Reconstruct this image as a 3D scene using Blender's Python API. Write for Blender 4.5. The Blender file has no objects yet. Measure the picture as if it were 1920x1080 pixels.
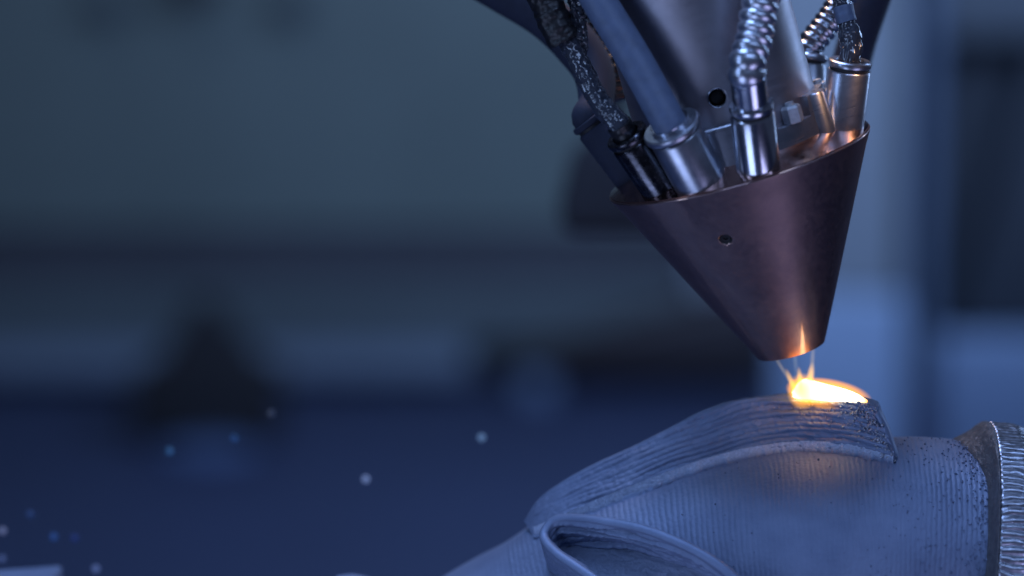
import bpy, bmesh, math, random
import numpy as np
from mathutils import Vector, Matrix

# ------------------------------------------------------------------ camera, light, exposure
random.seed(7); rng = np.random.default_rng(7)
R = math.radians
FP = 5333.0                    # focal length in photo pixels (100 mm lens, 1920 px wide)
U = 0.650 / FP                 # metres per photo pixel at the nozzle axis (0.65 m away)
PITCH = R(8.0)
CAM = np.array([0.0, 0.0, 0.55])
RX = np.array([1.0, 0, 0]); FW = np.array([0, math.cos(PITCH), -math.sin(PITCH)]); UP = np.array([0, math.sin(PITCH), math.cos(PITCH)])
scn = bpy.context.scene
cd = bpy.data.cameras.new('camera'); cam = bpy.data.objects.new('camera', cd); scn.collection.objects.link(cam)
cam.location = CAM; cam.rotation_euler = (math.pi / 2 - PITCH, 0, 0)
cd.lens = 100; cd.sensor_width = 36; cd.clip_start = 0.01; cd.clip_end = 60
cd.dof.use_dof = True; cd.dof.focus_distance = (FP - 85) * U; cd.dof.aperture_fstop = 5.6
scn.camera = cam

def cw(p):
    """points (..., 3) as (right, up, depth) in photo pixels, depth 0 = nozzle axis -> world"""
    p = np.asarray(p, float)
    return CAM + U * (p[..., 0:1] * RX + p[..., 1:2] * UP + (p[..., 2:3] + FP) * FW)
def px(x, y, d=0.0):
    k = (FP + d) / FP
    return np.array([(x - 960) * k, (540 - y) * k, d])
def V(x, y, d=0.0): return cw(px(x, y, d))

w = bpy.data.worlds.new('World'); scn.world = w; w.use_nodes = True
bg = w.node_tree.nodes['Background']; bg.inputs[0].default_value = (0.14, 0.19, 0.36, 1); bg.inputs[1].default_value = 0.19
vs = scn.view_settings; vs.view_transform = 'Standard'; vs.look = 'None'; vs.gamma = 1; vs.exposure = 0
scn.cycles.use_denoising = True
try: scn.cycles.denoiser = 'OPENIMAGEDENOISE'
except Exception: pass
scn.cycles.max_bounces = 6; scn.cycles.volume_bounces = 0
scn.cycles.volume_step_rate = 0.5; scn.cycles.volume_max_steps = 256
scn.cycles.sample_clamp_indirect = 4

def lamp(name, loc, target, sx, sy, power, col):
    l = bpy.data.lights.new(name, 'AREA'); l.shape = 'RECTANGLE'; l.size = sx; l.size_y = sy; l.energy = power; l.color = col
    o = bpy.data.objects.new(name, l); scn.collection.objects.link(o); o.location = loc
    o.rotation_euler = (Vector(target) - Vector(loc)).to_track_quat('-Z', 'Y').to_euler()
    return o
SUBJ = V(1480, 520)
lamp('overhead_softbox', (-0.15, 0.74, 1.35), SUBJ, 0.55, 0.35, 7.0, (0.33, 0.52, 1.0))
lamp('side_strip_light', (-0.75, 0.15, 0.62), SUBJ, 0.14, 0.60, 1.5, (0.36, 0.55, 1.0))
lamp('front_softbox', (0.25, -0.05, 1.05), SUBJ, 0.80, 0.10, 2.1, (0.36, 0.54, 1.0))
lamp('low_left_light', (-0.26, 0.18, 0.12), SUBJ, 0.32, 0.28, 0.85, (0.45, 0.58, 1.0))
lamp('low_right_light', (0.35, 0.25, 0.08), SUBJ, 0.30, 0.30, 0.75, (0.55, 0.56, 1.0))
lamp('back_strip_light', (0.62, 1.15, 0.75), SUBJ, 0.08, 0.6, 1.4, (0.38, 0.58, 1.0))
lamp('warm_glint_lamp', V(1250, -900, 500), V(1400, 330), 0.03, 0.03, 0.10, (1.0, 0.55, 0.22))  # added lamp, meant to put orange glints on the cone's top face
lamp('side_glint_lamp', V(2000, -150, -500), V(1500, 285, -10), 0.02, 0.02, 0.0007, (1.0, 0.50, 0.18)).data.spread = R(14)  # second added lamp, narrow beam for warm glints on the top face
lamp('rear_fill_left', (-0.5, 1.9, 2.3), (-0.35, 3.1, 0.5), 1.2, 0.5, 5.5, (0.50, 0.68, 0.96))  # fill lamp added to light the rear panels
lamp('rear_fill_right', (0.75, 2.0, 1.1), (0.42, 3.1, 0.5), 0.25, 0.25, 8, (0.38, 0.58, 1.0))  # fill lamp added to brighten the panels on the right
lamp('bed_fill', (0.10, 2.30, 0.62), (0.12, 2.35, 0.0), 0.35, 0.35, 1.2, (0.36, 0.56, 1.0))  # unseen lamp added for a patch of blue light on the bed

# ------------------------------------------------------------------ helpers
def link(o): scn.collection.objects.link(o); return o
def mesh_obj(name, verts, faces, mat, parent=None, smooth=True, angle=None):
    me = bpy.data.meshes.new(name); me.from_pydata([tuple(v) for v in verts], [], [tuple(f) for f in faces])
    me.materials.append(mat); me.polygons.foreach_set('use_smooth', [smooth] * len(me.polygons))
    if angle: me.set_sharp_from_angle(angle=R(angle))
    me.update(); o = link(bpy.data.objects.new(name, me)); o.parent = parent
    return o
def grid_obj(name, G, mat, parent=None, cu=False, cv=False, angle=None, flip=False):
    """G: (n, m, 3) points; cu / cv close the sheet along its first / second axis"""
    n, m = G.shape[:2]; idx = np.arange(n * m).reshape(n, m)
    I = np.vstack([idx, idx[:1]]) if cu else idx
    I = np.hstack([I, I[:, :1]]) if cv else I
    q = np.stack([I[:-1, :-1], I[:-1, 1:], I[1:, 1:], I[1:, :-1]], -1).reshape(-1, 4)
    if flip: q = q[:, ::-1]
    me = bpy.data.meshes.new(name); me.vertices.add(n * m); me.vertices.foreach_set('co', np.ascontiguousarray(G, dtype=np.float32).ravel())
    me.loops.add(q.size); me.loops.foreach_set('vertex_index', np.ascontiguousarray(q, dtype=np.int32).ravel())
    me.polygons.add(len(q)); me.polygons.foreach_set('loop_start', np.arange(0, q.size, 4, dtype=np.int32))
    try: me.polygons.foreach_set('loop_total', np.full(len(q), 4, dtype=np.int32))
    except Exception: pass
    me.materials.append(mat); me.update(calc_edges=True); me.validate()
    me.polygons.foreach_set('use_smooth', [True] * len(me.polygons))
    if angle: me.set_sharp_from_angle(angle=R(angle))
    o = link(bpy.data.objects.new(name, me)); o.parent = parent
    return o
def lathe(name, prof, mat, parent=None, seg=96, M=None, angle=35):
    """prof: (r, z) in photo pixels round local Z, closed to the axis where r = 0"""
    a = np.linspace(0, 2 * math.pi, seg, endpoint=False)
    G = np.array([[(r * math.cos(t), r * math.sin(t), z) for t in a] for r, z in prof]) * U
    verts = G.reshape(-1, 3)
    if M is not None:
        m = np.array(M); verts = verts @ m[:3, :3].T + m[:3, 3]
    return grid_obj(name, verts.reshape(G.shape), mat, parent, cv=True, angle=angle)
def box_mesh(name, lo, hi, mat, parent=None, bevel=0.0, M=None, taper=None):
    bm = bmesh.new(); bmesh.ops.create_cube(bm, size=1)
    lo = Vector(lo); hi = Vector(hi)
    for v in bm.verts:
        f = v.co + Vector((.5, .5, .5)); p = Vector([lo[i] + f[i] * (hi[i] - lo[i]) for i in range(3)])
        if taper and f[2] > .5:
            c = (lo + hi) / 2; p.x = c.x + (p.x - c.x) * taper; p.y = c.y + (p.y - c.y) * taper
        v.co = p
    if bevel: bmesh.ops.bevel(bm, geom=bm.edges[:], offset=bevel, segments=3, affect='EDGES', profile=.5)
    if M is not None: bm.transform(M)
    me = bpy.data.meshes.new(name); bm.to_mesh(me); bm.free(); me.materials.append(mat)
    me.polygons.foreach_set('use_smooth', [True] * len(me.polygons)); me.set_sharp_from_angle(angle=R(40))
    o = link(bpy.data.objects.new(name, me)); o.parent = parent
    return o
def cut(o, cutters):
    """really cut the given solids out of o"""
    for c in cutters:
        md = o.modifiers.new('cut', 'BOOLEAN'); md.operation = 'DIFFERENCE'; md.solver = 'EXACT'; md.object = c
    dg = bpy.context.evaluated_depsgraph_get(); dg.update()
    me = bpy.data.meshes.new_from_object(o.evaluated_get(dg)); o.modifiers.clear(); o.data = me
    for c in cutters: bpy.data.objects.remove(c)
def empty(name, loc, label, cat, group=None, M=None):
    o = link(bpy.data.objects.new(name, None)); o.empty_display_size = .01
    if M is not None: o.matrix_world = M
    else: o.location = loc
    return tag(o, label, cat, group)
def tag(o, label, cat, group=None):
    o['label'] = label; o['category'] = cat
    if group: o['group'] = group
    return o
def adopt(child, parent):
    bpy.context.view_layer.update()
    child.parent = parent; child.matrix_parent_inverse = parent.matrix_world.inverted(); return child
def vnoise(x, y, seed=0):
    """smooth value noise, numpy"""
    g = np.random.default_rng(seed).random((256, 256)) * 2 - 1
    x = np.asarray(x, float); y = np.asarray(y, float); x, y = np.broadcast_arrays(x, y)
    xi = np.floor(x).astype(int); yi = np.floor(y).astype(int); fx = x - xi; fy = y - yi
    fx = fx * fx * (3 - 2 * fx); fy = fy * fy * (3 - 2 * fy)
    a = g[xi % 256, yi % 256]; b = g[(xi + 1) % 256, yi % 256]; c = g[xi % 256, (yi + 1) % 256]; d = g[(xi + 1) % 256, (yi + 1) % 256]
    return (a * (1 - fx) + b * fx) * (1 - fy) + (c * (1 - fx) + d * fx) * fy
def spline(pts, n):
    """Catmull-Rom through pts, n samples evenly by arc length"""
    P = np.array(pts, float); P = np.vstack([2 * P[0] - P[1], P, 2 * P[-1] - P[-2]]); out = []
    for i in range(1, len(P) - 2):
        for t in np.linspace(0, 1, 40, endpoint=False):
            out.append(.5 * ((2 * P[i]) + (-P[i-1] + P[i+1]) * t + (2*P[i-1] - 5*P[i] + 4*P[i+1] - P[i+2]) * t*t + (-P[i-1] + 3*P[i] - 3*P[i+1] + P[i+2]) * t**3))
    out.append(P[-2]); C = np.array(out); s = np.r_[0, np.cumsum(np.linalg.norm(np.diff(C, axis=0), axis=1))]
    q = np.linspace(0, s[-1], n); return np.stack([np.interp(q, s, C[:, k]) for k in range(C.shape[1])], 1), q
def tube(name, pts, rad, mat, parent=None, step=3.0, seg=40, disp=None, cap=True):
    """pts in (right, up, depth) pixels; rad number or f(s); disp f(s, angle) added to the radius"""
    L = sum(np.linalg.norm(np.array(pts[i+1]) - np.array(pts[i])) for i in range(len(pts) - 1))
    C, s = spline(pts, max(12, int(L / step))); T = np.gradient(C, axis=0); T /= np.linalg.norm(T, axis=1)[:, None]
    nrm = np.cross(T[0], [0.3, 0.2, 1.0]); nrm /= np.linalg.norm(nrm); N = []
    for t in T:
        nrm = nrm - t * np.dot(nrm, t); nrm /= np.linalg.norm(nrm); N.append(nrm.copy())
    N = np.array(N); B = np.cross(T, N); a = np.linspace(0, 2 * math.pi, seg, endpoint=False)
    rr = np.array([rad(x) if callable(rad) else rad for x in s])[:, None] * np.ones((1, seg))
    if disp: rr = rr + disp(s[:, None], a[None, :])
    G = C[:, None, :] + rr[..., None] * (np.cos(a)[None, :, None] * N[:, None, :] + np.sin(a)[None, :, None] * B[:, None, :])
    if cap:
        G = np.concatenate([np.repeat(C[:1, None, :], seg, 1) + (G[:1] - C[:1, None, :]) * .02, G, np.repeat(C[-1:, None, :], seg, 1) + (G[-1:] - C[-1:, None, :]) * .02])
    return grid_obj(name, cw(G), mat, parent, cv=True, angle=70)

# ------------------------------------------------------------------ materials
class NT:
    def __init__(s, name):
        s.m = bpy.data.materials.new(name); s.m.use_nodes = True; s.t = s.m.node_tree; s.n = s.t.nodes; s.b = s.n['Principled BSDF']
        s.co = s.n.new('ShaderNodeTexCoord')
        v = s.n.new('ShaderNodeVectorMath'); v.operation = 'SCALE'; v.inputs['Scale'].default_value = 1 / U
        s.t.links.new(s.co.outputs['Object'], v.inputs[0]); s.P = v.outputs[0]
    def l(s, a, b): s.t.links.new(a, b)
    def map(s, scale):
        m = s.n.new('ShaderNodeMapping'); m.inputs['Scale'].default_value = scale; s.l(s.P, m.inputs[0]); return m.outputs[0]
    def noise(s, vec, sc, det=4, rough=.55):
        x = s.n.new('ShaderNodeTexNoise'); x.inputs['Scale'].default_value = sc; x.inputs['Detail'].default_value = det
        x.inputs['Roughness'].default_value = rough; s.l(vec, x.inputs['Vector']); return x.outputs['Fac']
    def ramp(s, fac, stops):
        r = s.n.new('ShaderNodeValToRGB'); e = r.color_ramp.elements
        e[0].position, e[0].color = stops[0][0], (*stops[0][1], 1); e[1].position, e[1].color = stops[-1][0], (*stops[-1][1], 1)
        for p, c in stops[1:-1]: k = e.new(p); k.color = (*c, 1)
        s.l(fac, r.inputs[0]); return r.outputs[0]
    def rng(s, fac, a, b, lo=.3, hi=.7):
        r = s.n.new('ShaderNodeMapRange'); r.inputs['From Min'].default_value = lo; r.inputs['From Max'].default_value = hi
        r.inputs['To Min'].default_value = a; r.inputs['To Max'].default_value = b; s.l(fac, r.inputs[0]); return r.outputs[0]
    def bump(s, h, dist, strength=1.0, prev=None):
        b = s.n.new('ShaderNodeBump'); b.inputs['Strength'].default_value = strength; b.inputs['Distance'].default_value = dist * U
        s.l(h, b.inputs['Height'])
        if prev is not None: s.l(prev, b.inputs['Normal'])
        s.l(b.outputs[0], s.b.inputs['Normal']); return b.outputs[0]
    def set(s, **k):
        for a, v in k.items():
            s.b.inputs[a.replace('_', ' ')].default_value = (*v, 1) if isinstance(v, tuple) else v
        return s
def metal(name, c1, c2, rough=(.2, .35), metallic=1.0, sc=.03, brush=None, bump=.4, grain=.6, streak=.15):
    k = NT(name); k.set(Metallic=metallic)
    n = k.noise(k.P, sc, 5)
    k.l(k.ramp(n, [(.3, c1), (.7, c2)]), k.b.inputs['Base Color'])
    n2 = k.noise(k.map(brush) if brush else k.P, streak if brush else grain, 3)
    k.l(k.rng(n2, rough[0], rough[1]), k.b.inputs['Roughness'])
    k.bump(n2, bump); return k.m

M_copper = NT('tarnished_copper'); M_copper.set(Metallic=1.0)
_n = M_copper.noise(M_copper.P, .014, 9, .74); _n3 = M_copper.noise(M_copper.P, .09, 4)
M_copper.l(M_copper.ramp(_n, [(.3, (.22, .15, .155)), (.5, (.27, .185, .185)), (.7, (.33, .22, .205))]), M_copper.b.inputs['Base Color'])
M_copper.l(M_copper.rng(_n3, .36, .46), M_copper.b.inputs['Roughness']); _g = M_copper.n.new('ShaderNodeBsdfGlossy'); _g.inputs['Color'].default_value = (.85, .50, .34, 1); _g.inputs['Roughness'].default_value = .11
_x = M_copper.n.new('ShaderNodeMixShader'); _x.inputs[0].default_value = .20
M_copper.l(M_copper.b.outputs[0], _x.inputs[1]); M_copper.l(_g.outputs[0], _x.inputs[2]); M_copper.l(_x.outputs[0], M_copper.n['Material Output'].inputs[0]); M_copper.bump(M_copper.noise(M_copper.P, .05, 3), .25)
M_copper = M_copper.m
M_copper_top = metal('machined_copper', (.42, .24, .20), (.60, .36, .30), (.12, .22), sc=.03, bump=.7, grain=.06)
M_body = metal('brushed_steel', (.33, .32, .35), (.44, .42, .46), (.36, .52), sc=.01, brush=(.010, .010, 1.0), streak=1.0, bump=.12)
M_steel = metal('turned_steel', (.36, .38, .43), (.50, .52, .58), (.27, .38), sc=.03, brush=(.03, .03, 1), streak=.7, bump=.03)
M_dsteel = metal('sooted_steel', (.035, .035, .04), (.13, .13, .15), (.12, .34), sc=.035, bump=.12, grain=.1)
M_chrome = metal('polished_steel', (.52, .54, .60), (.66, .68, .74), (.15, .23), sc=.05, bump=.0)
M_frost = metal('frosted_steel', (.45, .48, .52), (.62, .66, .70), (.35, .55), metallic=.8, sc=.15, bump=1.2, grain=.5)
M_dark = NT('dark_bore').set(Base_Color=(.012, .012, .014), Roughness=.6).m  # near-black puts the shade inside holes into the colour; seal rings share it
def plastic(name, col, rough, bump=.3, sc=.2, coat=0.0):
    k = NT(name); k.set(Roughness=rough); n = k.noise(k.P, .05, 4); d = tuple(c * .75 for c in col)
    k.l(k.ramp(n, [(.3, d), (.7, col)]), k.b.inputs['Base Color']); k.bump(k.noise(k.P, sc, 4), bump)
    k.set(Coat_Weight=coat); return k.m
M_hose = plastic('grey_rubber', (.12, .165, .26), .48, .25, .4)
M_black = plastic('black_rubber', (.012, .012, .014), .38, 1.2, .12)
M_navy = plastic('dark_blue_rubber', (.018, .024, .05), .8, .3, .2)
M_wrap = plastic('crinkled_clear_film', (.045, .052, .07), .10, 0.7, .10, .8)
PC1, PC2 = (.155, .205, .325), (.22, .28, .42)
_k = NT('printed_metal'); _k.set(Metallic=.35)
_a = _k.noise(_k.P, .01, 5); _b = _k.noise(_k.P, .35, 4, .7)
_k.l(_k.ramp(_a, [(.3, PC1), (.7, PC2)]), _k.b.inputs['Base Color'])
_k.l(_k.rng(_b, .42, .62), _k.b.inputs['Roughness']); _k.bump(_b, .6); M_print = _k.m
_k = NT('lit_rough_metal'); _k.set(Metallic=.35)
_b = _k.noise(_k.P, .28, 5, .75); _c1 = _k.ramp(_b, [(.35, (.32, .40, .56)), (.7, (.66, .76, .94))]); _a = _k.noise(_k.P, .01, 5)  # pale tones hold the light falling on the fillet from above
_c2 = _k.ramp(_a, [(.3, PC1), (.7, PC2)])
_at = _k.n.new('ShaderNodeAttribute'); _at.attribute_name = 'edge_blend'  # fades the painted-in light out to the plain print colour
_m = _k.n.new('ShaderNodeMix'); _m.data_type = 'RGBA'; _k.l(_at.outputs['Fac'], _m.inputs[0]); _k.l(_c1, _m.inputs[6]); _k.l(_c2, _m.inputs[7])
_k.l(_m.outputs[2], _k.b.inputs['Base Color'])
_k.l(_k.rng(_b, .35, .6), _k.b.inputs['Roughness']); _k.bump(_b, 2.4); M_root = _k.m
M_collar = metal('heat_tinted_steel', (.085, .09, .105), (.15, .155, .17), (.4, .6), metallic=.5, sc=.08, bump=1.5, grain=.3)
M_ball = NT('spatter_metal').set(Base_Color=(.13, .17, .27), Metallic=.4, Roughness=.4).m
M_ring = NT('bright_conduit_steel').set(Base_Color=(.60, .63, .70), Metallic=1.0, Roughness=.30).m
def emit(name, col, s):
    k = NT(name); k.set(Base_Color=(0, 0, 0)); k.b.inputs['Emission Color'].default_value = (*col, 1); k.b.inputs['Emission Strength'].default_value = s; return k.m
def paint(name, col, rough=.55, metallic=0.0):
    k = NT(name); k.set(Roughness=rough, Metallic=metallic); n = k.noise(k.P, .0006, 5)
    k.l(k.ramp(n, [(.3, tuple(c * .85 for c in col)), (.7, col)]), k.b.inputs['Base Color']); return k.m

# ------------------------------------------------------------------ setting: floor and rear wall of the enclosure (far out of focus)
YW = 3.17
def W(x, y, Y=YW):
    """world point on the vertical plane y = Y seen at photo position (x, y)"""
    d = (x - 960) / FP * RX + (540 - y) / FP * UP + FW
    return CAM + d * (Y / d[1])
def fl(x, y, z=0.0):
    d = (x - 960) / FP * RX + (540 - y) / FP * UP + FW
    return CAM + d * ((z - CAM[2]) / d[2])
def wallbox(name, x0, x1, y0, y1, mat, depth=.03, off=0.0, parent=None, bevel=.004):
    a = W(x0, y1, YW - off); b = W(x1, y0, YW - off)
    return box_mesh(name, (a[0], YW - off - depth, a[2]), (b[0], YW - off, b[2]), mat, parent, bevel)
P_teal = paint('grey_green_panel_paint', (.215, .265, .250)); P_dark = paint('dark_seal', (.095, .098, .12)); P_sill = paint('pale_sill_paint', (.23, .29, .38))
P_navy = paint('blue_bed_paint', (.046, .062, .135)); P_black = paint('black_fixture_paint', (.022, .022, .028), .95); P_lblue = paint('blue_glow_panel_paint', (.36, .48, .68))
P_low = paint('slate_panel_paint', (.125, .155, .17)); P_grey = paint('pale_grey_panel_paint', (.46, .52, .60)); P_col = paint('charcoal_paint', (.05, .062, .085))
P_brown = paint('dark_brown_cover_paint', (.05, .042, .05)); P_mid = paint('steel_blue_panel_paint', (.20, .28, .43))
o = box_mesh('wall', (-3, YW + .002, 0), (3, YW + .08, 2.6), P_col); o['kind'] = 'structure'
o = box_mesh('floor', (-3, -1.2, -.05), (3, YW, 0), P_navy); o['kind'] = 'structure'

cab = empty('machine_enclosure', W(500, 700), 'blurred grey green machine enclosure panel behind, with dark band and pale sill', 'machine')
def kid(o, p): return adopt(o, p)
kid(wallbox('upper_panel', -900, 1290, -700, 425, P_teal, .03), cab)
kid(wallbox('seal_strip', -900, 1290, 428, 520, P_dark, .02), cab)
kid(wallbox('lower_panel', -900, 1290, 523, 645, P_low, .03), cab)
kid(wallbox('sill', -900, 880, 640, 694, P_sill, .05, .031), cab)
for x in (210, 555): kid(wallbox('knob', x - 28, x + 28, -30, 22, P_low, .03, .031), cab)
kid(wallbox('latch', 345, 410, -80, -12, P_brown, .05, .031), cab)
o = wallbox('cover_panel', 930, 1440, 520, 700, P_brown, .06, .032, bevel=.02)
tag(o, 'dark brown blurred cover low behind the copper nozzle', 'cover')
for v in o.data.vertices:                                   # its top edge slopes down to the left
    if v.co.z > W(0, 600)[2] and v.co.x < W(1150, 0)[0]: v.co.z -= .08
o = wallbox('side_panel', 1295, 1700, -500, 545, P_grey, .03, bevel=.004)
tag(o, 'pale grey blue blurred panel standing right of the nozzle', 'panel')
o = wallbox('lower_side_panel', 1450, 1690, 550, 872, P_lblue, .03, .5)  # its pale blue also carries the glow beside the nozzle tip
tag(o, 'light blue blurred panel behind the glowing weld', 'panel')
o = wallbox('filler', 1703, 1757, -400, 800, P_mid, .05, bevel=.004); tag(o, 'narrow blue blurred post between pale panel and dark column', 'filler')  # mid-tone strip added to soften the step from bright to dark
o = wallbox('column', 1762, 2300, 85, 600, P_col, .10, bevel=.01)
_xm, _zm = W(1900, 0)[0], W(0, 340)[2]
for v in o.data.vertices:                                   # its left side leans
    if v.co.x < _xm: v.co.x += .085 if v.co.z > _zm else 0.0
tag(o, 'dark charcoal blurred column at the right edge', 'column')
o = wallbox('column_cap', 1745, 2300, -400, 70, paint('grey_cap_paint', (.17, .20, .24)), .06, bevel=.01)
tag(o, 'grey blurred casing above the dark column at top right', 'casing')
o = wallbox('base_cabinet', 1745, 2300, 620, 872, P_mid, .05, .5, bevel=.01)
tag(o, 'steel blue blurred cabinet under the dark column', 'cabinet')

# fixture with pointed top on the bed, and round plate before it
b = fl(390, 812); k = b[1] / 0.65 * U / U
s_ = (b[1]) / (FP * U) * U
vise = empty('floor_fixture', b, 'blurred black fixture with a tapering top on the blue bed', 'fixture')
hb = 135 * s_
kid(box_mesh('base_block', (b[0] - hb, b[1] - .06, 0), (b[0] + hb, b[1] + .06, 125 * s_), P_black, None, .006), vise)
kid(box_mesh('tapered_top', (b[0] - 105 * s_, b[1] - .045, 125 * s_ + .001), (b[0] + 105 * s_, b[1] + .045, 262 * s_), P_black, None, .006, taper=.15), vise)
b = fl(390, 848)
G = lathe('round_plate', [(0, 0), (2.9, 0), (2.9, .30), (2.6, .42), (0, .5)], paint('worn_blue_plate', (.11, .17, .33)), None, 64)
G.location = b; G.scale = (130, 130, 130); tag(G, 'blurred pale blue round plate before the black fixture', 'plate')
b = fl(1003, 742)
G = lathe('highlight_disc', [(0, 0), (.6, 0), (.6, .5), (.5, .6), (0, .6)], P_mid, None, 48)  # added disc; a soft highlight is put into its shape and colour
G.location = b; G.scale = (300, 300, 300); tag(G, 'small blurred light blue disc, added as a soft highlight, on the far bed left of the nozzle tip', 'cap')

# ------------------------------------------------------------------ the nozzle
TAU = R(16.6); EL = R(11.0)
ax = np.array([-math.sin(TAU) * math.cos(EL), math.cos(TAU) * math.cos(EL), -math.sin(EL)])   # (right, up, depth)
fr = np.array([0, 0, -1.0]); fr -= ax * fr.dot(ax); fr /= np.linalg.norm(fr)
def dw(d): return d[0] * RX + d[1] * UP + d[2] * FW
axw, frw = dw(ax), dw(fr); xw = np.cross(axw, frw) * -1
xw = np.cross(-frw, axw)
H = 379.0; R1, R0 = 253.0, 65.5
TIP = px(1484, 655, 70)
MN = Matrix(((xw[0], -frw[0], axw[0], 0), (xw[1], -frw[1], axw[1], 0), (xw[2], -frw[2], axw[2], 0), (0, 0, 0, 1)))
MN.translation = Vector(cw(TIP)); MNinv = MN.inverted()
xc = np.cross(ax, fr); 
if xc[0] < 0: xc = -xc
def N2c(p): return TIP + p[0] * xc - p[1] * fr + p[2] * ax        # nozzle-local pixels -> camera pixels
noz = empty('laser_nozzle', None, 'tilted copper cone laser deposition nozzle with steel body above the glowing weld', 'nozzle', M=MN)

def cyl_cutter(loc, direction, r, depth):
    z = Vector(direction).normalized(); M = z.to_track_quat('Z', 'Y').to_matrix().to_4x4(); M.translation = Vector(loc) * U
    return lathe('cutter', [(0, -depth), (r, -depth), (r, depth), (0, depth)], M_dark, noz, 40, M)
zt = math.tan(R(21))
cone = lathe('nozzle_cone', [(0, 60), (22, 60), (26, 4), (30, 0), (R0 - 3, 0), (R0, 1), (R0 + 1.5, 4)] + [(R0 + (R1 - R0) * z / H, float(z)) for z in [60, 120, 180, 220] + list(range(250, 308, 4)) + [325, 350]] + [(R1 - 3, H - 9), (R1 - .6, H - 4), (R1 - 1, H - 2), (R1 - 4, H), (250, H + 1.6)], M_copper, noz, 256, angle=28)
topf = lathe('cone_top', [(250, H + 1.6), (211, H + 45 * zt * .95), (176, H + 80 * zt), (150, H + 82 * zt)], M_copper_top, noz, 256)
# screw hole in the flank
def flank(phi, z):
    r = R0 + (R1 - R0) * z / H; return Vector((r * math.sin(phi), -r * math.cos(phi), z)), Vector((math.sin(phi) * math.cos(R(26.7)), -math.cos(phi) * math.cos(R(26.7)), -math.sin(R(26.7))))
p, nrm = flank(R(-23), 277); cone_hole = (p, nrm)
cut(cone, [cyl_cutter(p, nrm, 12.3, 16)])
M = nrm.to_track_quat('Z', 'Y').to_matrix().to_4x4(); M.translation = p * U
lathe('grub_screw', [(0, -8), (4.5, -8), (4.8, -5), (8.5, -4.5), (9.5, -5.5), (12.3, -3), (12.3, -14)], M_dark, noz, 36, M)  # coloured near-black so the hole reads as shaded
Z0 = H + 80 * zt
body = lathe('nozzle_body', [(0, Z0 - 5), (171, Z0 - 5), (172, Z0)] + [(172, float(z)) for z in list(range(int(H + 118), int(H + 186), 4)) + [H + 220, H + 300, H + 400, H + 500]] + [(172, H + 640), (168, H + 644), (0, H + 644)], M_body, noz, 256)
zb = H + 150
cut(body, [cyl_cutter((-22, -171, zb), (0, -1, 0), 16.5, 22)])
M = Vector((0, -1, 0)).to_track_quat('Z', 'Y').to_matrix().to_4x4(); M.translation = Vector((-22, -170.5, zb)) * U
th = lathe('threaded_bush', [(0, -19), (12, -19)] + [(12 + (i % 2) * 1.6, -18 + i * 2.1) for i in range(7)] + [(14.5, -2.5), (16.4, .8), (18.2, 1.0), (18.8, -.6)], M_dsteel, noz, 40, M)
lathe('hole_rim', [(15.4, -1.5), (16.2, 1.0), (17.6, 1.4), (18.8, .4), (19.0, -1)], M_chrome, th, 48, M)
lathe('bore_floor', [(0, -17), (12.2, -17), (12.4, -8)], M_dark, th, 32, M)  # dark colour stands in for shade at the bottom of the bore
# stepped collar with pockets for the hex bolts
ph = np.radians(np.arange(0, 360, 1.0)); pockets = [34, -38, 94, 154, 214, 274]
def colH(a):
    for q in pockets:
        d = (math.degrees(a) - q + 180) % 360 - 180
        if abs(d) < 13.5: return 62.0
    return 97.0
rows = []
for prof in ((188, -12, 0), (188, 0, 1), (186, 2, 1), (171, 2.5, 1)):
    rows.append([(prof[0] * math.sin(a), -prof[0] * math.cos(a), H + (20 if not prof[2] else colH(a) + prof[1])) for a in ph])
col = grid_obj('collar', np.array(rows) * U, M_steel, noz, cv=True, angle=30)
def hexbolt(phi, z):
    bm = bmesh.new()
    c = Vector((183 * math.sin(phi), -183 * math.cos(phi), z)); r = 19
    M = Matrix.Translation(c * U) @ Matrix.Rotation(phi, 4, 'Z')
    def ring(rr, zz): return [bm.verts.new(M @ Vector((rr * math.cos(R(60 * i + 30)) * U, rr * math.sin(R(60 * i + 30)) * U, zz * U))) for i in range(6)]
    rs = [ring(r - 1.5, -1), ring(r, 1), ring(r, 27), ring(r - 3, 31)]
    for a, b_ in zip(rs, rs[1:]):
        for i in range(6): bm.faces.new((a[i], a[(i+1) % 6], b_[(i+1) % 6], b_[i]))
    bm.faces.new(rs[-1]); 
    tp = [bm.verts.new(M @ Vector((9 * math.cos(t) * U, 9 * math.sin(t) * U, 31.2 * U))) for t in np.linspace(0, 2 * math.pi, 16, endpoint=False)]
    tt = [bm.verts.new(M @ Vector((8 * math.cos(t) * U, 8 * math.sin(t) * U, 38 * U))) for t in np.linspace(0, 2 * math.pi, 16, endpoint=False)]
    for i in range(16): bm.faces.new((tp[i], tp[(i+1) % 16], tt[(i+1) % 16], tt[i]))
    bm.faces.new(tt)
    me = bpy.data.meshes.new('hex_bolt'); bm.to_mesh(me); bm.free(); me.materials.append(M_frost); o = link(bpy.data.objects.new('hex_bolt', me)); o.parent = noz
for q in (34, -38, 94): hexbolt(R(q), H + 64)
for q in (58, -62):
    M = Matrix.Translation(Vector((181 * math.sin(R(q)), -181 * math.cos(R(q)), H)) * U)
    lathe('collar_boss', [(25, 15), (25, 95), (23, 99), (8, 99.5), (7, 95), (0, 95)], M_steel, noz, 48, M)

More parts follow.
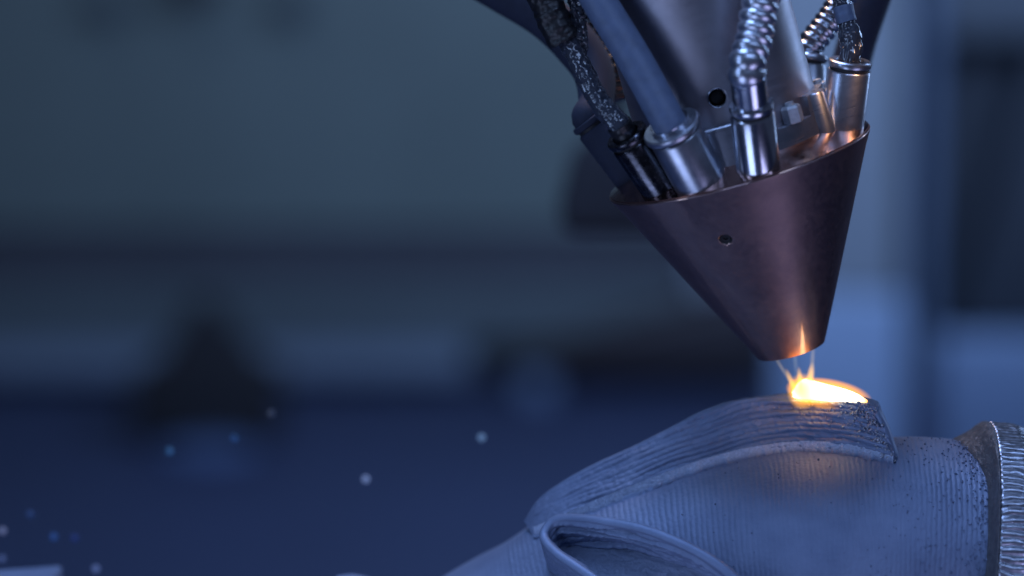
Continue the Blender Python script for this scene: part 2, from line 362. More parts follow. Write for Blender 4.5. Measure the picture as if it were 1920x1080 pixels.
THS = R(22)
def sock(phi, r, mat, L=127, cap_r=None, rho=206, th=THS, lean=0.0):
    s, c = math.sin(phi), math.cos(phi); base = Vector((rho * s, -rho * c, H + 17)); s, c = math.sin(phi + lean), math.cos(phi + lean); d = Vector((math.sin(th) * s, -math.sin(th) * c, math.cos(th)))
    M = d.to_track_quat('Z', 'Y').to_matrix().to_4x4(); M.translation = base * U; cr = cap_r or r + 2
    o = lathe('powder_socket', [(r + .6, -9), (r + .6, 4), (r, 6), (r, L - 24), (r - 2, L - 21), (r - 7, L - 20)], mat, noz, 96, M)
    lathe('seal_ring', [(r - 8, L - 22), (r - 4.5, L - 21), (r - 4, L - 15), (r - 8, L - 13)], M_dark, o, 72, M)
    lathe('cap', [(r - 8, L - 15), (cr - 4, L - 15), (cr - 1, L - 13), (cr, L - 9), (cr - 1, L - 4), (cr - 4, L - 2), (cr * .66, L - 2.6), (cr * .62, L - 5), (cr * .6, L - 12), (0, L - 12)], mat, o, 96, M)
    top = N2c(np.array(base) + np.array(d) * (L - 6)); dirc = np.array(d)[0] * xc - np.array(d)[1] * fr + np.array(d)[2] * ax
    return o, top, dirc
sA, tA, dA = sock(R(-52), 38, M_dsteel); sB, tB, dB = sock(R(-28), 49, M_steel, 127, 55, 199, lean=R(-7)); sC, tC, dC = sock(R(3.5), 40, M_chrome, 130, 41, lean=R(12))
sD, tD, dD = sock(R(72), 40, M_steel, 127, 40); sE, tE, dE = sock(R(-108), 37, M_navy, 140); sG, tG, dG = sock(R(128), 34, M_steel, 122)
sA['label'] = 'soot blackened socket'; sB['label'] = 'widest steel socket'

# ------------------------------------------------------------------ hoses plugged into the sockets
def pt(P): return P
hB = tube('hose', [tB - dB * 8, tB + dB * 14, px(1190, 112, tB[2] + 10), px(1117, -8, tB[2] + 30), px(1060, -110, tB[2] + 60), px(1010, -230, tB[2] + 90)], lambda s: 31 + 1.0 * math.sin(s * .01), M_hose)
tag(hB, 'smooth blue grey rubber hose plugged into the widest steel socket', 'hose')
M = dB
kk = empty('hose_ferrule', cw(tB), 'x', 'x'); bpy.data.objects.remove(kk)
f = tube('ferrule', [tB - dB * 6, tB + dB * 4, tB + dB * 12], 37, M_chrome, None, 1.2, 64); adopt(f, hB)

def crinkle(amp, seed, sx=22.0, sa=5.0):
    def f(s, a):
        n = vnoise(s / sx + 5, np.cos(a) * sa * .5 + 9, seed) + vnoise(s / sx * 1.1, np.sin(a) * sa * .5 + 30, seed + 1)
        m = np.abs(vnoise(s / 9 + 2, np.cos(a) * 3 + 7, seed + 2)) + np.abs(vnoise(s / 11, np.sin(a) * 3 + 3, seed + 3))
        return amp * (n * .6 - m)
    return f
hA = tube('wrapped_hose', [tA - dA * 10, tA + dA * 22, px(1126, 195, tA[2] + 8), px(1102, 150, tA[2] + 15), px(1074, 92, tA[2] + 25), px(1050, 50, tA[2] + 30)], 21, M_wrap, None, 2.0, 64, crinkle(2.4, 3, 34, 4))
tag(hA, 'thin hose in crinkled shiny film rising from the sooty black socket', 'hose')
bk = tube('black_sleeve', [px(1060, 78, tA[2] + 22), px(1042, 45, tA[2] + 20), px(1018, -5, tA[2] + 18), px(980, -90, tA[2] + 10)], 31, M_black, None, 2.5, 56, crinkle(3.0, 12)); adopt(bk, hA)
fr_ = tube('torn_film', [px(1090, 112, tA[2] + 30), px(1088, 60, tA[2] + 24), px(1078, 10, tA[2] + 22), px(1055, -60, tA[2] + 20)], 15, M_wrap, None, 2.0, 48, crinkle(5.0, 23)); adopt(fr_, hA)
bs = tube('black_base', [tA - dA * 8, tA + dA * 10, tA + dA * 26], 24, M_black, None, 2.0, 48, crinkle(1.2, 5)); adopt(bs, hA)

def bellows(pitch, amp, slant=0.0, p=1.0):
    return lambda s, a: amp * (np.abs(np.sin(math.pi * (s / pitch + slant * np.sin(a + 1.0)))) ** p * 2 - 1)
c0 = tC - dC * 6; Ls = 62
hC = empty('conduit', cw(tC), 'bright corrugated steel conduit curving up from the middle polished socket', 'conduit')
f = tube('ferrule', [c0, c0 + dC * 30, c0 + dC * Ls], 32, M_chrome, None, 1.5, 72); adopt(f, hC)
f = tube('corrugated_sleeve', [c0 + dC * Ls, c0 + dC * (Ls + 24), px(1413, 75, tC[2] - 25), px(1426, 5, tC[2] - 15), px(1452, -80, tC[2]), px(1490, -180, tC[2] + 30)], 31, M_ring, None, 1.0, 72, bellows(21.5, 3.3, .02, .8)); adopt(f, hC)

hD = tube('film_hose', [tD - dD * 8, tD + dD * 10, px(1597, 82, tD[2]), px(1590, 50, tD[2] + 2), px(1577, 5, tD[2] + 4), px(1560, -70, tD[2] + 6)], lambda s: 22 if s < 60 else max(17, 22 - (s - 60) * .2), M_wrap, None, 2.0, 56, crinkle(2.6, 41))
tag(hD, 'short crinkled clear film tube in the right hand socket on the cone edge', 'hose')
f = tube('tape_band', [px(1588, 42, tD[2] + 2), px(1583, 25, tD[2] + 3), px(1580, 12, tD[2] + 4)], 19.5, M_hose, None, 2, 48, crinkle(.6, 9)); adopt(f, hD)

hE = tube('thick_hose', [tE - dE * 6, tE + dE * 8, px(1118, 188, tE[2] + 40), px(1106, 120, tE[2] + 90), px(1035, 40, tE[2] + 120), px(940, -20, tE[2] + 150), px(780, -110, tE[2] + 200)], lambda s: 29 + 15 * min(1, s / 200), M_navy, None, 4)
tag(hE, 'thick dark blue hose sweeping in from the upper left behind the wrapped hose', 'hose')
hK = tube('ribbed_hose', [px(1150, 190, 250), px(1140, 130, 255), px(1112, 85, 262), px(1100, 20, 270), px(1110, -80, 280)], 30, M_black, None, 2, 48, bellows(17, 3))
tag(hK, 'black ribbed hose in shadow between wrapped hose and steel body', 'hose')
hG = tube('braided_hose', [tG - dG * 6, tG + dG * 20, px(1548, 48, tG[2] + 10), px(1572, 10, tG[2] + 20), px(1600, -60, tG[2] + 40)], 25, M_chrome, None, 1.5, 56, bellows(16, 3))
tag(hG, 'blurred shiny ribbed metal hose on the rear right socket', 'hose')
hH = tube('cable_sleeve', [px(1575, 260, 330), px(1590, 150, 330), px(1606, 80, 330), px(1628, 10, 330), px(1660, -80, 330)], 38, M_navy, None, 2, 48, bellows(9, 1.6))
tag(hH, 'dark blue finely ribbed cable sleeve behind the right hand socket', 'sleeve')
# dark sensor block hanging behind the left of the nozzle
sens = empty('sensor_housing', V(1130, 300, 3200), 'black blurred housing hanging behind the left sockets', 'housing')
a0 = V(1040, 425, 3200)
ks = (FP + 3200) / FP * U
o = box_mesh('housing_body', (a0[0], a0[1] - .03, a0[2]), (a0[0] + 215 * ks, a0[1] + .03, a0[2] + 165 * ks), P_black, None, .008, taper=.62); adopt(o, sens)
o = box_mesh('hanger', (a0[0] + 70 * ks, a0[1] - .015, a0[2] + 163 * ks), (a0[0] + 130 * ks, a0[1] + .015, a0[2] + 900 * ks), P_black, None, .006); adopt(o, sens)

# ------------------------------------------------------------------ printed workpiece
ST = np.array([  # photo x, centre y, radius, depth of the centre, tilt (deg)
    [640, 1340, 272, 250, -2], [668, 1338, 273, 250, -2], [700, 1342, 270, 250, -2], [760, 1352, 264, 248, -3], [820, 1352, 264, 245, -5], [880, 1325, 264, 242, -9], [950, 1288, 262, 235, -12], [1000, 1262, 260, 225, -13],
    [1100, 1208, 268, 195, -13], [1200, 1170, 270, 160, -10], [1300, 1138, 268, 125, -6], [1400, 1112, 264, 95, -3],
    [1500, 1092, 256, 72, -1], [1600, 1074, 250, 58, 1], [1700, 1062, 245, 50, 3], [1780, 1060, 238, 48, 4], [1850, 1064, 236, 46, 5], [1990, 1078, 236, 45, 5]], float)
def pchip(x):
    x = np.asarray(x, float); X = ST[:, 0]; out = []
    for k in range(1, 5):
        y = ST[:, k]; m = np.gradient(y, X); i = np.clip(np.searchsorted(X, x) - 1, 0, len(X) - 2); h = X[i+1] - X[i]; t = np.clip((x - X[i]) / h, 0, 1)
        out.append((2*t**3 - 3*t**2 + 1) * y[i] + (t**3 - 2*t**2 + t) * h * m[i] + (-2*t**3 + 3*t**2) * y[i+1] + (t**3 - t**2) * h * m[i+1])
    return out
YAW = R(-2)
def hubf(x, psi, dr=0.0):
    """camera-pixel point and normal on the hub at station x, angle psi (0 = top, + = towards the lens)"""
    x, psi = np.broadcast_arrays(np.asarray(x, float), np.asarray(psi, float))
    cy, r, dc, ti = pchip(x); k = (FP + dc) / FP; ti = np.radians(ti)
    C = np.stack([(x - 960) * k, (540 - cy) * k, dc], -1)
    e1 = np.stack([np.sin(ti), np.cos(ti), 0 * x], -1); e2 = np.stack([np.sin(YAW) + 0 * x, 0 * x, -np.cos(YAW) + 0 * x], -1)
    n = np.cos(psi)[..., None] * e1 + np.sin(psi)[..., None] * e2
    return C + (r + dr)[..., None] * n if np.ndim(dr) else C + (r + dr)[..., None] * n, n
def proj(P): k = FP / (FP + P[..., 2]); return 960 + P[..., 0] * k, 540 - P[..., 1] * k
_gx, _gp = np.meshgrid(np.linspace(600, 1960, 900), np.radians(np.linspace(-12, 110, 650)), indexing='ij')
_GP, _GN = hubf(_gx, _gp); _PX, _PY = proj(_GP)
def solve(x, y):
    e = (_PX - x) ** 2 + (_PY - y) ** 2; i = np.unravel_index(np.argmin(e), e.shape); return _gx[i], _gp[i], _GP[i], _GN[i]

wp = empty('printed_part', V(1400, 1330, 90), 'large blue grey printed metal part with ribbed hub and a curved layered blade', 'workpiece')
xs = np.arange(640, 1850, 1.6); pa = np.radians(np.concatenate([np.linspace(-40, 125, 330), np.linspace(130, 315, 30)]))
XX, PP = np.meshgrid(xs, pa, indexing='ij')
bead = np.abs(np.sin(math.pi * (XX / 9.0 + .18 * vnoise(XX / 30, PP * 6, 1) + .25 * vnoise(XX / 200, PP * 2, 2))))
dr = 1.35 * bead ** .8 * (.65 + .5 * vnoise(XX / 60, PP * 5, 4)) + .4 * vnoise(XX / 4, PP * 60, 5) + 1.2 * vnoise(XX / 90, PP * 3, 6)
dr[XX < 1010] *= .35
G, _ = hubf(XX, PP, dr)
adopt(grid_obj('hub', cw(G), M_print, None, cv=True), wp)
G, _ = hubf(np.array([[640.0] * len(pa)] * 2), np.stack([pa, pa]), 0.0); G[0] = G[1].mean(0)
adopt(grid_obj('hub_end', cw(G), M_print, None, cv=True), wp)

# collar: shoulder rolling up to the ribbed shiny ring
cprof = [(1786, -6), (1794, 3), (1806, 10), (1820, 20), (1832, 32), (1840, 38), (1846, 40), (1851, 38)]
cx = np.interp(np.linspace(0, 1, 40), np.linspace(0, 1, 8), [c[0] for c in cprof]); cr = np.interp(np.linspace(0, 1, 40), np.linspace(0, 1, 8), [c[1] for c in cprof])
pc = np.radians(np.linspace(0, 360, 720, endpoint=False))
A_, B_ = np.meshgrid(cx, pc, indexing='ij'); D_ = np.repeat(cr[:, None], len(pc), 1) + 1.2 * vnoise(A_ / 5, B_ * 40, 8)
_s = np.clip(np.where(B_ > math.pi * 1.5, 0, B_) / R(50), 0, 1); _s = _s * _s * (3 - 2 * _s); A_ = 1833 - (1851 - A_) * (1 - .72 * _s)
G, _ = hubf(A_, B_, D_); adopt(grid_obj('collar', cw(G), M_collar, None, cv=True), wp)
cx = np.linspace(1831, 1931, 60); pc = np.radians(np.linspace(0, 360, 1800, endpoint=False))
A_, B_ = np.meshgrid(cx, pc, indexing='ij')
rid = np.abs(np.sin(B_ * 236 / 6.3 * math.pi / 2 + .8 * vnoise(A_ / 30, B_ * 12, 9))) ** .7
D_ = 36 + 3.6 * rid + 0.8 * vnoise(A_ / 14, B_ * 40, 10) - 6 * np.clip((1837 - A_) / 6, 0, 1) ** 2 - 14 * np.clip((A_ - 1873) / 40, 0, 1) ** 1.5
G, _ = hubf(A_, B_, D_)
M_rib = metal('glossy_bead_metal', (.28, .31, .37), (.46, .49, .56), (.26, .42), sc=.1, bump=.15, grain=.15)
adopt(grid_obj('ribbed_ring', cw(G), M_rib, None, cv=True), wp)

# layered relief shared by the blade and the pocket wall
def layers(s, v, pitch, amp, seed):
    ph = v / pitch + .42 * vnoise(s / 130, v / 34, seed) + .07 * vnoise(s / 30, v / 14, seed + 1)
    lay = np.floor(ph); a = .55 + .6 * vnoise(s / 100 + lay * 7.3, lay * 1.7, seed + 2)
    return amp * (np.abs(np.sin(math.pi * ph)) ** .7) * np.clip(a, .15, 1.3) + amp * .6 * vnoise(s / 80, lay * 3.1 + .5, seed + 3) + 1.3 * vnoise(s / 9, v / 5, seed + 4) + .6 * vnoise(s / 3.5, v / 3, seed + 5)

# ---- blade
root = [(1690, 868), (1660, 862), (1600, 852), (1500, 845), (1400, 859), (1320, 880), (1250, 905), (1175, 934), (1100, 964), (1050, 988), (1015, 1002), (998, 1008)]
topp = [(1641, 764), (1622, 755), (1575, 748), (1480, 746), (1385, 752), (1322, 770), (1262, 800), (1190, 836), (1115, 870), (1055, 903), (1008, 938), (984, 976)]
r3 = np.array([solve(*q)[2] for q in root]); dep = r3[:, 2] + np.linspace(0, 50, len(r3))
t3 = np.array([px(a, b, d) for (a, b), d in zip(topp, dep + 12)])
ns = 520; SP, sl = spline(np.hstack([r3, t3]), ns); RT, TT = SP[:, :3].copy(), SP[:, 3:].copy()
def on_hub(RT):
    X_, Y_ = proj(RT); ii = np.r_[np.arange(0, ns, 5), ns - 1]; Q = np.array([solve(X_[i], Y_[i])[2] for i in ii])
    return np.stack([np.interp(np.arange(ns), ii, np.convolve(np.pad(Q[:, k], 4, mode='edge'), np.ones(9) / 9, 'valid')) for k in range(3)], 1)
RT = on_hub(RT)
tang = np.gradient(RT, axis=0); tang /= np.linalg.norm(tang, axis=1)[:, None]
upv = TT - RT; hh = np.linalg.norm(upv, axis=1)[:, None]; upn = upv / hh
side = np.cross(tang, upn); side /= np.linalg.norm(side, axis=1)[:, None]; side *= np.where(side[:, 2:3] > 0, -1, 1)   # towards the lens
wth = 54 * np.clip(1 - (1 - np.clip(sl / 60, 0, 1)) ** 2.2, 0, 1) ** .5; wth = np.maximum(wth, 5)[:, None]
crown = (7 + 9 * np.exp(-((sl - 250) / 90) ** 2))[:, None] * np.clip(sl / 60, .3, 1)[:, None]
rowsB = []
nv = 120
for j in range(nv + 1):                                   # front face, root to top
    t = j / nv; v = t * hh[:, 0]
    off = layers(sl, v, 10.5, 6.0, 50) * (1 - .45 * sl / sl[-1]) * min(1, t * 6) * min(1, (1 - t) * 12 + .3)
    fil = 5 * math.exp(-t * hh.mean() / 9.0)
    rowsB.append(RT - upn * 8 * (1 - t) + upn * (t * hh) + side * (off[:, None] * .9 + fil))
for a in np.linspace(0, math.pi, 22)[1:]:                 # rounded crown and over to the back
    rough = vnoise(sl / 14, np.full(ns, a * 2), 70)[:, None] * 1.3
    rowsB.append(TT + upn * (math.sin(a) * (crown + rough)) + side * ((math.cos(a) - 1) * wth / 2))
for t in np.linspace(1, -.2, 10)[1:]:
    rowsB.append(RT + upn * (t * hh) - side * wth)
GB = np.stack(rowsB, 1)
_e = np.exp(-sl / 16)[:, None, None]; _v = np.arange(GB.shape[1]) / 9.0
GB = GB + _e * tang[0] * (7 * vnoise(_v, _v * 0, 200) + 3 * vnoise(_v * 3, _v * 0, 201))[None, :, None]                                   # (ns, rows, 3)
GB = np.concatenate([np.repeat(GB[:1].mean(1, keepdims=True), GB.shape[1], 1), GB, np.repeat(GB[-1:].mean(1, keepdims=True), GB.shape[1], 1)])
adopt(grid_obj('blade', cw(GB), M_print, None), wp)
# rough weld line where blade meets hub; light from above put into its colour
ii = np.r_[np.arange(0, ns, 6), ns - 1]; X_, Y_ = proj(RT); SV = [solve(X_[i], Y_[i])[:2] for i in ii]
sm_ = lambda q: np.interp(np.arange(ns), ii, np.convolve(np.pad(q, 4, mode='edge'), np.ones(9) / 9, 'valid'))
sx_, spp = sm_(np.array([q[0] for q in SV])), sm_(np.array([q[1] for q in SV])); rw = []
for a in np.linspace(0, 1, 16):
    q, nn = hubf(sx_, spp + np.radians(-1.0 + (3.4 + .8 * vnoise(sl / 9, sl * 0, 210) + .6 * vnoise(sl / 40, sl * 0, 211)) * (1 - .5 * sl / sl[-1]) * a), 13 * (1 - a) ** 2.2 + 4.5 * (1 - a) + .3 + (1 - a)); rw.append(q)
rw = np.stack(rw, 1)
rw += (vnoise(sl[:, None] / 5, np.arange(rw.shape[1])[None] * 1.3, 90)[..., None]) * np.array([0, .8, -.8])
wf = grid_obj('weld_fillet', cw(rw), M_root, None); adopt(wf, wp)
at = wf.data.attributes.new('edge_blend', 'FLOAT', 'POINT')
at.data.foreach_set('value', np.tile(np.clip((np.linspace(0, 1, 16) - .25) / .6, 0, 1), ns).astype(np.float32))

# ---- pocket wall in the foreground: a closed loop with a rounded rim
loop = [(1020, 1003), (1028, 984), (1048, 972), (1090, 972), (1140, 978), (1200, 990), (1260, 1012), (1320, 1042), (1370, 1078), (1420, 1130), (1450, 1190), (1400, 1230), (1320, 1215), (1230, 1170), (1150, 1112), (1088, 1068), (1050, 1042), (1028, 1022)]
HW = 66.0
lp = []
for (a, b) in loop:
    x_, p_, P_, N_ = solve(a, b + 2)
    best = None                                            # root whose wall top lands on the rim
    e = (proj(_GP + _GN * HW)[0] - a) ** 2 + (proj(_GP + _GN * HW)[1] - b) ** 2
    i = np.unravel_index(np.argmin(e), e.shape); lp.append(np.r_[_GP[i], _GN[i]])
lp = np.array(lp); ext = np.vstack([lp[-3:], lp, lp[:3]])
C_, s_l = spline(ext, 900)
i0 = np.argmin(np.linalg.norm(C_[:450, :3] - lp[0, :3], axis=1)); i1 = 450 + np.argmin(np.linalg.norm(C_[450:, :3] - lp[0, :3], axis=1))
C_ = C_[i0:i1]; s_l = s_l[i0:i1] - s_l[i0]; P0, NN = C_[:, :3], C_[:, 3:]; NN /= np.linalg.norm(NN, axis=1)[:, None]
T_ = np.gradient(P0, axis=0); T_ /= np.linalg.norm(T_, axis=1)[:, None]; OUT = np.cross(T_, NN); OUT /= np.linalg.norm(OUT, axis=1)[:, None]
cen = P0.mean(0)
if ((P0 - cen) * OUT).sum() < 0: OUT = -OUT
hw = 9.0; rr_ = []
wrap = np.minimum(1, np.minimum(s_l, s_l[-1] - s_l) / 30)
for t in np.linspace(-.15, 1, 90):
    rr_.append(P0 + NN * (t * HW) + OUT * (hw + layers(s_l, t * HW + 40, 9.5, 3.6, 120) * wrap * min(1, (1 - t) * 9))[:, None])
for a in np.linspace(0, math.pi, 16)[1:-1]:
    rr_.append(P0 + NN * (HW + 6 * math.sin(a)) + OUT * (hw * math.cos(a)))
for t in np.linspace(1, -.15, 90):
    rr_.append(P0 + NN * (t * HW) - OUT * (hw + layers(s_l * 1.3, t * HW, 12.0, 8.5, 140) * wrap * min(1, (1 - t) * 9))[:, None])
adopt(grid_obj('pocket_wall', cw(np.stack(rr_, 1)), M_print, None, cu=True), wp)
# rough floor inside the pocket
inner = P0 - OUT * 9; c2 = inner.mean(0); fl_ = []
cxs, cps = zip(*[solve(*proj(q))[:2] for q in inner[::6]])
cxs = np.array(cxs); cps = np.array(cps); mx, mp = cxs.mean(), cps.mean()
for f in np.linspace(0, 1, 60):
    q, n_ = hubf(mx + (cxs - mx) * f, mp + (cps - mp) * f, 4 + 1.6 * vnoise((cxs - mx) * f / 4, (cps - mp) * f * 60, 160)); fl_.append(q)
pf = grid_obj('pocket_floor', cw(np.stack(fl_, 0)), M_root, None, cv=True); adopt(pf, wp)
at = pf.data.attributes.new('edge_blend', 'FLOAT', 'POINT'); at.data.foreach_set('value', np.full(len(pf.data.vertices), .72, dtype=np.float32))

# ---- spatter balls: thick by the collar and on the blade's end, thin elsewhere
def balls(spots, name, mat):
    bm = bmesh.new(); bmesh.ops.create_icosphere(bm, subdivisions=1, radius=1); bv = np.array([v.co[:] for v in bm.verts]); bf = np.array([[v.index for v in f.verts] for f in bm.faces]); bm.free()
    vv, ff = [], []
    for i, (P, r) in enumerate(spots): vv.append(cw(P + bv * r * rng.uniform(.75, 1.25, 3))); ff.append(bf + i * len(bv))
    o = mesh_obj(name, np.vstack(vv), np.vstack(ff), mat); o['kind'] = 'stuff'; return o
sp = []
for i in range(650):
    p_ = R(rng.uniform(5, 100)); x = 1790 + 36 * min(1, p_ / R(50)) - abs(rng.normal(0, 20 if i < 420 else 100)); q, n_ = hubf(x, p_, 1.5); sp.append((q, float(np.clip(rng.lognormal(.3, .35), .8, 2.6))))
for i in range(120):
    x = rng.uniform(1250, 1794); p_ = R(rng.uniform(15, 100)); q, n_ = hubf(x, p_, 1.5); sp.append((q, rng.uniform(.7, 1.7)))
adopt(balls(sp, 'hub_spatter', M_ball), wp)
sp = []
for i in range(420):
    s_i = min(ns - 1, int(abs(rng.normal(0, 26)))); t = rng.uniform(0, 1); sp.append((RT[s_i] + upn[s_i] * t * hh[s_i, 0] + side[s_i] * (2 + rng.uniform(-14, 3) * (s_i < 8)) + tang[s_i] * rng.uniform(-2, 2), float(np.clip(rng.lognormal(.6, .4), .9, 4))))
for i in range(110):
    s_i = int(rng.uniform(10, 160)); t = rng.uniform(.45, .95); sp.append((RT[s_i] + upn[s_i] * t * hh[s_i, 0] + side[s_i] * 3.0, rng.uniform(.8, 1.9)))
adopt(balls(sp, 'blade_spatter', M_rib), wp)
# pedestal that carries the part, below the frame
b0 = V(1400, 1330, 120)
o = box_mesh('pedestal', (b0[0] - .05, b0[1] - .022, 0), (b0[0] + .05, b0[1] + .022, b0[2] - .026), P_col, None, .003); tag(o, 'dark pedestal carrying the printed part below the picture edge', 'pedestal')
# rim of another part poking up at the lower left corner
G = empty('clamp_plate', V(20, 1130, 420), 'blurred pale blue plate end rising at the lower left corner', 'plate')
k_ = (FP + 420) / FP * U; c = V(104, 1080, 420)
o = box_mesh('plate_end', (c[0] - 420 * k_, c[1] - .012, 0), (c[0], c[1] + .012, c[2]), M_print, None, .0012); adopt(o, G)
for v in o.data.vertices:
    if v.co.z > c[2] - .004 and v.co.x < c[0] - .01: v.co.z -= .004

# ------------------------------------------------------------------ melt pool, flame and sparks
mp = [(1486, 740, 6), (1496, 736, 17), (1508, 733, 22), (1525, 735, 21), (1555, 740, 18), (1585, 744, 14), (1608, 748, 9), (1626, 753, 3)]  # thick bulge gives the pool's glare a solid shape
pts = []
for a, b, r in mp:
    i = int(np.argmin(abs(proj(TT)[0] - a))); d = TT[i, 2] + 2; pts.append(np.r_[px(a, b, d), r])
CP, sm = spline(np.array(pts), 90); aa = np.linspace(0, 2 * math.pi, 40, endpoint=False)
G = np.stack([np.stack([CP[:, 0] , CP[:, 1] + CP[:, 3] * math.sin(a) * (1 if math.sin(a) > 0 else .7), CP[:, 2] + CP[:, 3] * 1.1 * math.cos(a)], 1) for a in aa], 1)
k = NT('molten_metal'); k.set(Base_Color=(0, 0, 0)); 
sx = k.n.new('ShaderNodeSeparateXYZ'); k.l(k.P, sx.inputs[0])
mr = k.rng(sx.outputs[0], 0, 1, 0, 1); X0 = cw(px(1590, 745, 60))[0] / U; X1 = cw(px(1628, 745, 60))[0] / U
mr.node.inputs['From Min'].default_value = X0; mr.node.inputs['From Max'].default_value = X1
k.l(k.ramp(mr, [(0, (1, .80, .52)), (.55, (.45, .20, .05)), (1, (.16, .045, .008))]), k.b.inputs['Emission Color']); k.b.inputs['Emission Strength'].default_value = 6.5
pool = grid_obj('melt_pool', cw(G), k.m, None, cv=True); tag(pool, 'white hot melt pool glowing on top of the blade under the nozzle', 'melt pool')

def glow(name, pts, mat, label, parent=None):
    """closed tapering body of luminous gas; pts (x, y, depth, half height, half depth)"""
    C, s = spline(np.array([np.r_[px(p[0], p[1], p[2]), p[3], p[4]] for p in pts]), 40); a = np.linspace(0, 2 * math.pi, 28, endpoint=False)
    T = np.gradient(C[:, :2], axis=0); T /= np.linalg.norm(T, axis=1)[:, None]; nn = np.stack([-T[:, 1], T[:, 0]], 1)
    G = np.stack([np.stack([C[:, 0] + nn[:, 0] * C[:, 3] * math.sin(t), C[:, 1] + nn[:, 1] * C[:, 3] * math.sin(t), C[:, 2] + C[:, 4] * math.cos(t)], 1) for t in a], 1)
    return grid_obj(name, cw(G), mat, parent, cv=True)
def gas(name, col, dens, centre, radii, power=1.6, rot=0.0):
    """emission that falls off smoothly from the centre of an ellipsoid"""
    m = bpy.data.materials.new(name); m.use_nodes = True; n = m.node_tree.nodes; l = m.node_tree.links
    n.remove(n['Principled BSDF']); out = n['Material Output']; e = n.new('ShaderNodeEmission'); e.inputs[0].default_value = (*col, 1)
    tc = n.new('ShaderNodeTexCoord'); mp_ = n.new('ShaderNodeMapping'); mp_.vector_type = 'TEXTURE'
    mp_.inputs['Location'].default_value = centre; mp_.inputs['Rotation'].default_value = (0, rot, 0); mp_.inputs['Scale'].default_value = radii
    l.new(tc.outputs['Object'], mp_.inputs[0])
    ln = n.new('ShaderNodeVectorMath'); ln.operation = 'LENGTH'; l.new(mp_.outputs[0], ln.inputs[0])
    r = n.new('ShaderNodeMapRange'); r.inputs['From Min'].default_value = 1; r.inputs['From Max'].default_value = 0; l.new(ln.outputs[1], r.inputs[0])
    p = n.new('ShaderNodeMath'); p.operation = 'POWER'; p.inputs[1].default_value = power; l.new(r.outputs[0], p.inputs[0])
    q = n.new('ShaderNodeMath'); q.operation = 'MULTIPLY'; q.inputs[1].default_value = dens / U; l.new(p.outputs[0], q.inputs[0])
    l.new(q.outputs[0], e.inputs[1]); ab = n.new('ShaderNodeVolumeAbsorption'); ab.inputs[0].default_value = (1, .55, .12, 1); q2 = n.new('ShaderNodeMath'); q2.operation = 'MULTIPLY'; q2.inputs[1].default_value = .55
    l.new(q.outputs[0], q2.inputs[0]); l.new(q2.outputs[0], ab.inputs[1]); ad = n.new('ShaderNodeAddShader'); l.new(e.outputs[0], ad.inputs[0]); l.new(ab.outputs[0], ad.inputs[1])
    l.new(ad.outputs[0], out.inputs['Volume']); return m
def flame(name, x, y, d, rx, ry, rd, rot, col, dens, power, label):
    """ellipsoid of glowing gas; rot = rotation in the picture plane"""
    c = V(x, y, d); m = gas(name + '_gas', col, dens, (0, 0, 0), (rx * U, rd * U, ry * U), power)
    bm = bmesh.new(); bmesh.ops.create_uvsphere(bm, u_segments=28, v_segments=18, radius=1); bm.transform(Matrix.Diagonal((rx * U, rd * U, ry * U, 1)))
    me = bpy.data.meshes.new(name); bm.to_mesh(me); bm.free(); me.materials.append(m); o = link(bpy.data.objects.new(name, me)); o.location = c; o.rotation_euler = (-PITCH, rot, 0)
    return tag(o, label, 'flame')
DP = float(TT[int(np.argmin(abs(proj(TT)[0] - 1540))), 2]) + 10
flame('flame', 1554, 739, DP - 16, 84, 30, 34, R(10), (1, .40, .03), .105, .7, 'orange flame hugging the white melt pool')
flame('flame', 1505, 734, DP - 14, 31, 36, 27, R(0), (1, .46, .05), .090, .9, 'orange flame at the left end of the melt pool')
flame('flame_tongue', 1519, 710, DP, 9, 34, 9, R(8), (1, .58, .16), .16, 1.1, 'right hand flame tongue leaping towards the nozzle')
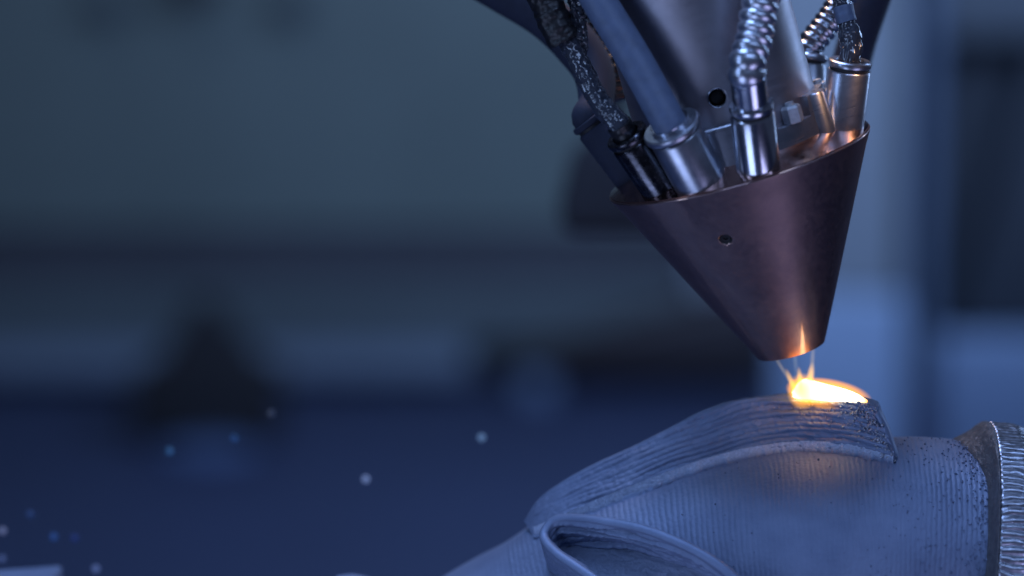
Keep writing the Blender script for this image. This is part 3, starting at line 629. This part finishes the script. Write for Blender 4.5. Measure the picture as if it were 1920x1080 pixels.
flame('flame_tongue', 1500, 712, DP, 7, 27, 8, R(-6), (1, .58, .16), .15, 1.1, 'middle flame tongue over the melt pool')
flame('flame_tongue', 1484, 716, DP, 7, 30, 8, R(-24), (1, .56, .14), .13, 1.1, 'left hand flame tongue leaning to the left')
flame('powder_jet', 1523, 680, DP, 6, 62, 7, R(3), (1, .80, .45), .025, 1.0, 'faint pale powder jet on the right reaching the nozzle mouth')['category'] = 'powder jet'
flame('powder_jet', 1466, 690, DP, 5, 44, 6, R(-32), (1, .80, .50), .025, 1.0, 'faint pale powder jet slanting in from the left')['category'] = 'powder jet'
flame('powder_jet', 1491, 675, DP, 6, 40, 6, R(-4), (.8, .85, .75), .016, 1.0, 'faint pale powder jet in the middle under the nozzle')['category'] = 'powder jet'

SPK = [(318, 845, .030, (0.09, 0.35, 1), 'brighter blue spark over the left end of the round plate'), (440, 820, .022, (0.06, 0.27, 1), 'dim blue spark over the right of the round plate'),
       (903, 820, .055, (0.26, 0.49, 1), 'pale spark left of the weld, nearest to the blade'), (686, 898, .065, (0.31, 0.46, 1), 'pale grey spark over the middle of the blue bed'),
       (508, 775, .010, (0.31, 0.46, 1), 'very dim grey spark before the black fixture'), (57, 963, .018, (0.09, 0.25, 1), 'dim blue spark at the left, uppermost of the left cluster'),
       (101, 1006, .030, (0.06, 0.23, 1), 'left one of two blue sparks side by side at lower left'), (140, 1008, .018, (0.06, 0.16, 1), 'right one of two blue sparks side by side at lower left'),
       (180, 1066, .045, (0.23, 0.37, 1), 'lowest spark beside the pale plate end'), (5, 995, .04, (0.36, 0.46, 1), 'grey spark on the left picture edge, upper'), (4, 1047, .03, (0.21, 0.35, 1), 'blue spark on the left picture edge, lower')]
for x, y, e, c, lab in SPK:
    bm = bmesh.new(); bmesh.ops.create_icosphere(bm, subdivisions=2, radius=7.5 * U)
    me = bpy.data.meshes.new('spark'); bm.to_mesh(me); bm.free(); me.materials.append(emit('spark_glow', c, e * 7)); o = link(bpy.data.objects.new('spark', me))
    o.location = V(x, y, 620); tag(o, lab, 'spark', 'sparks flying over the blue bed')
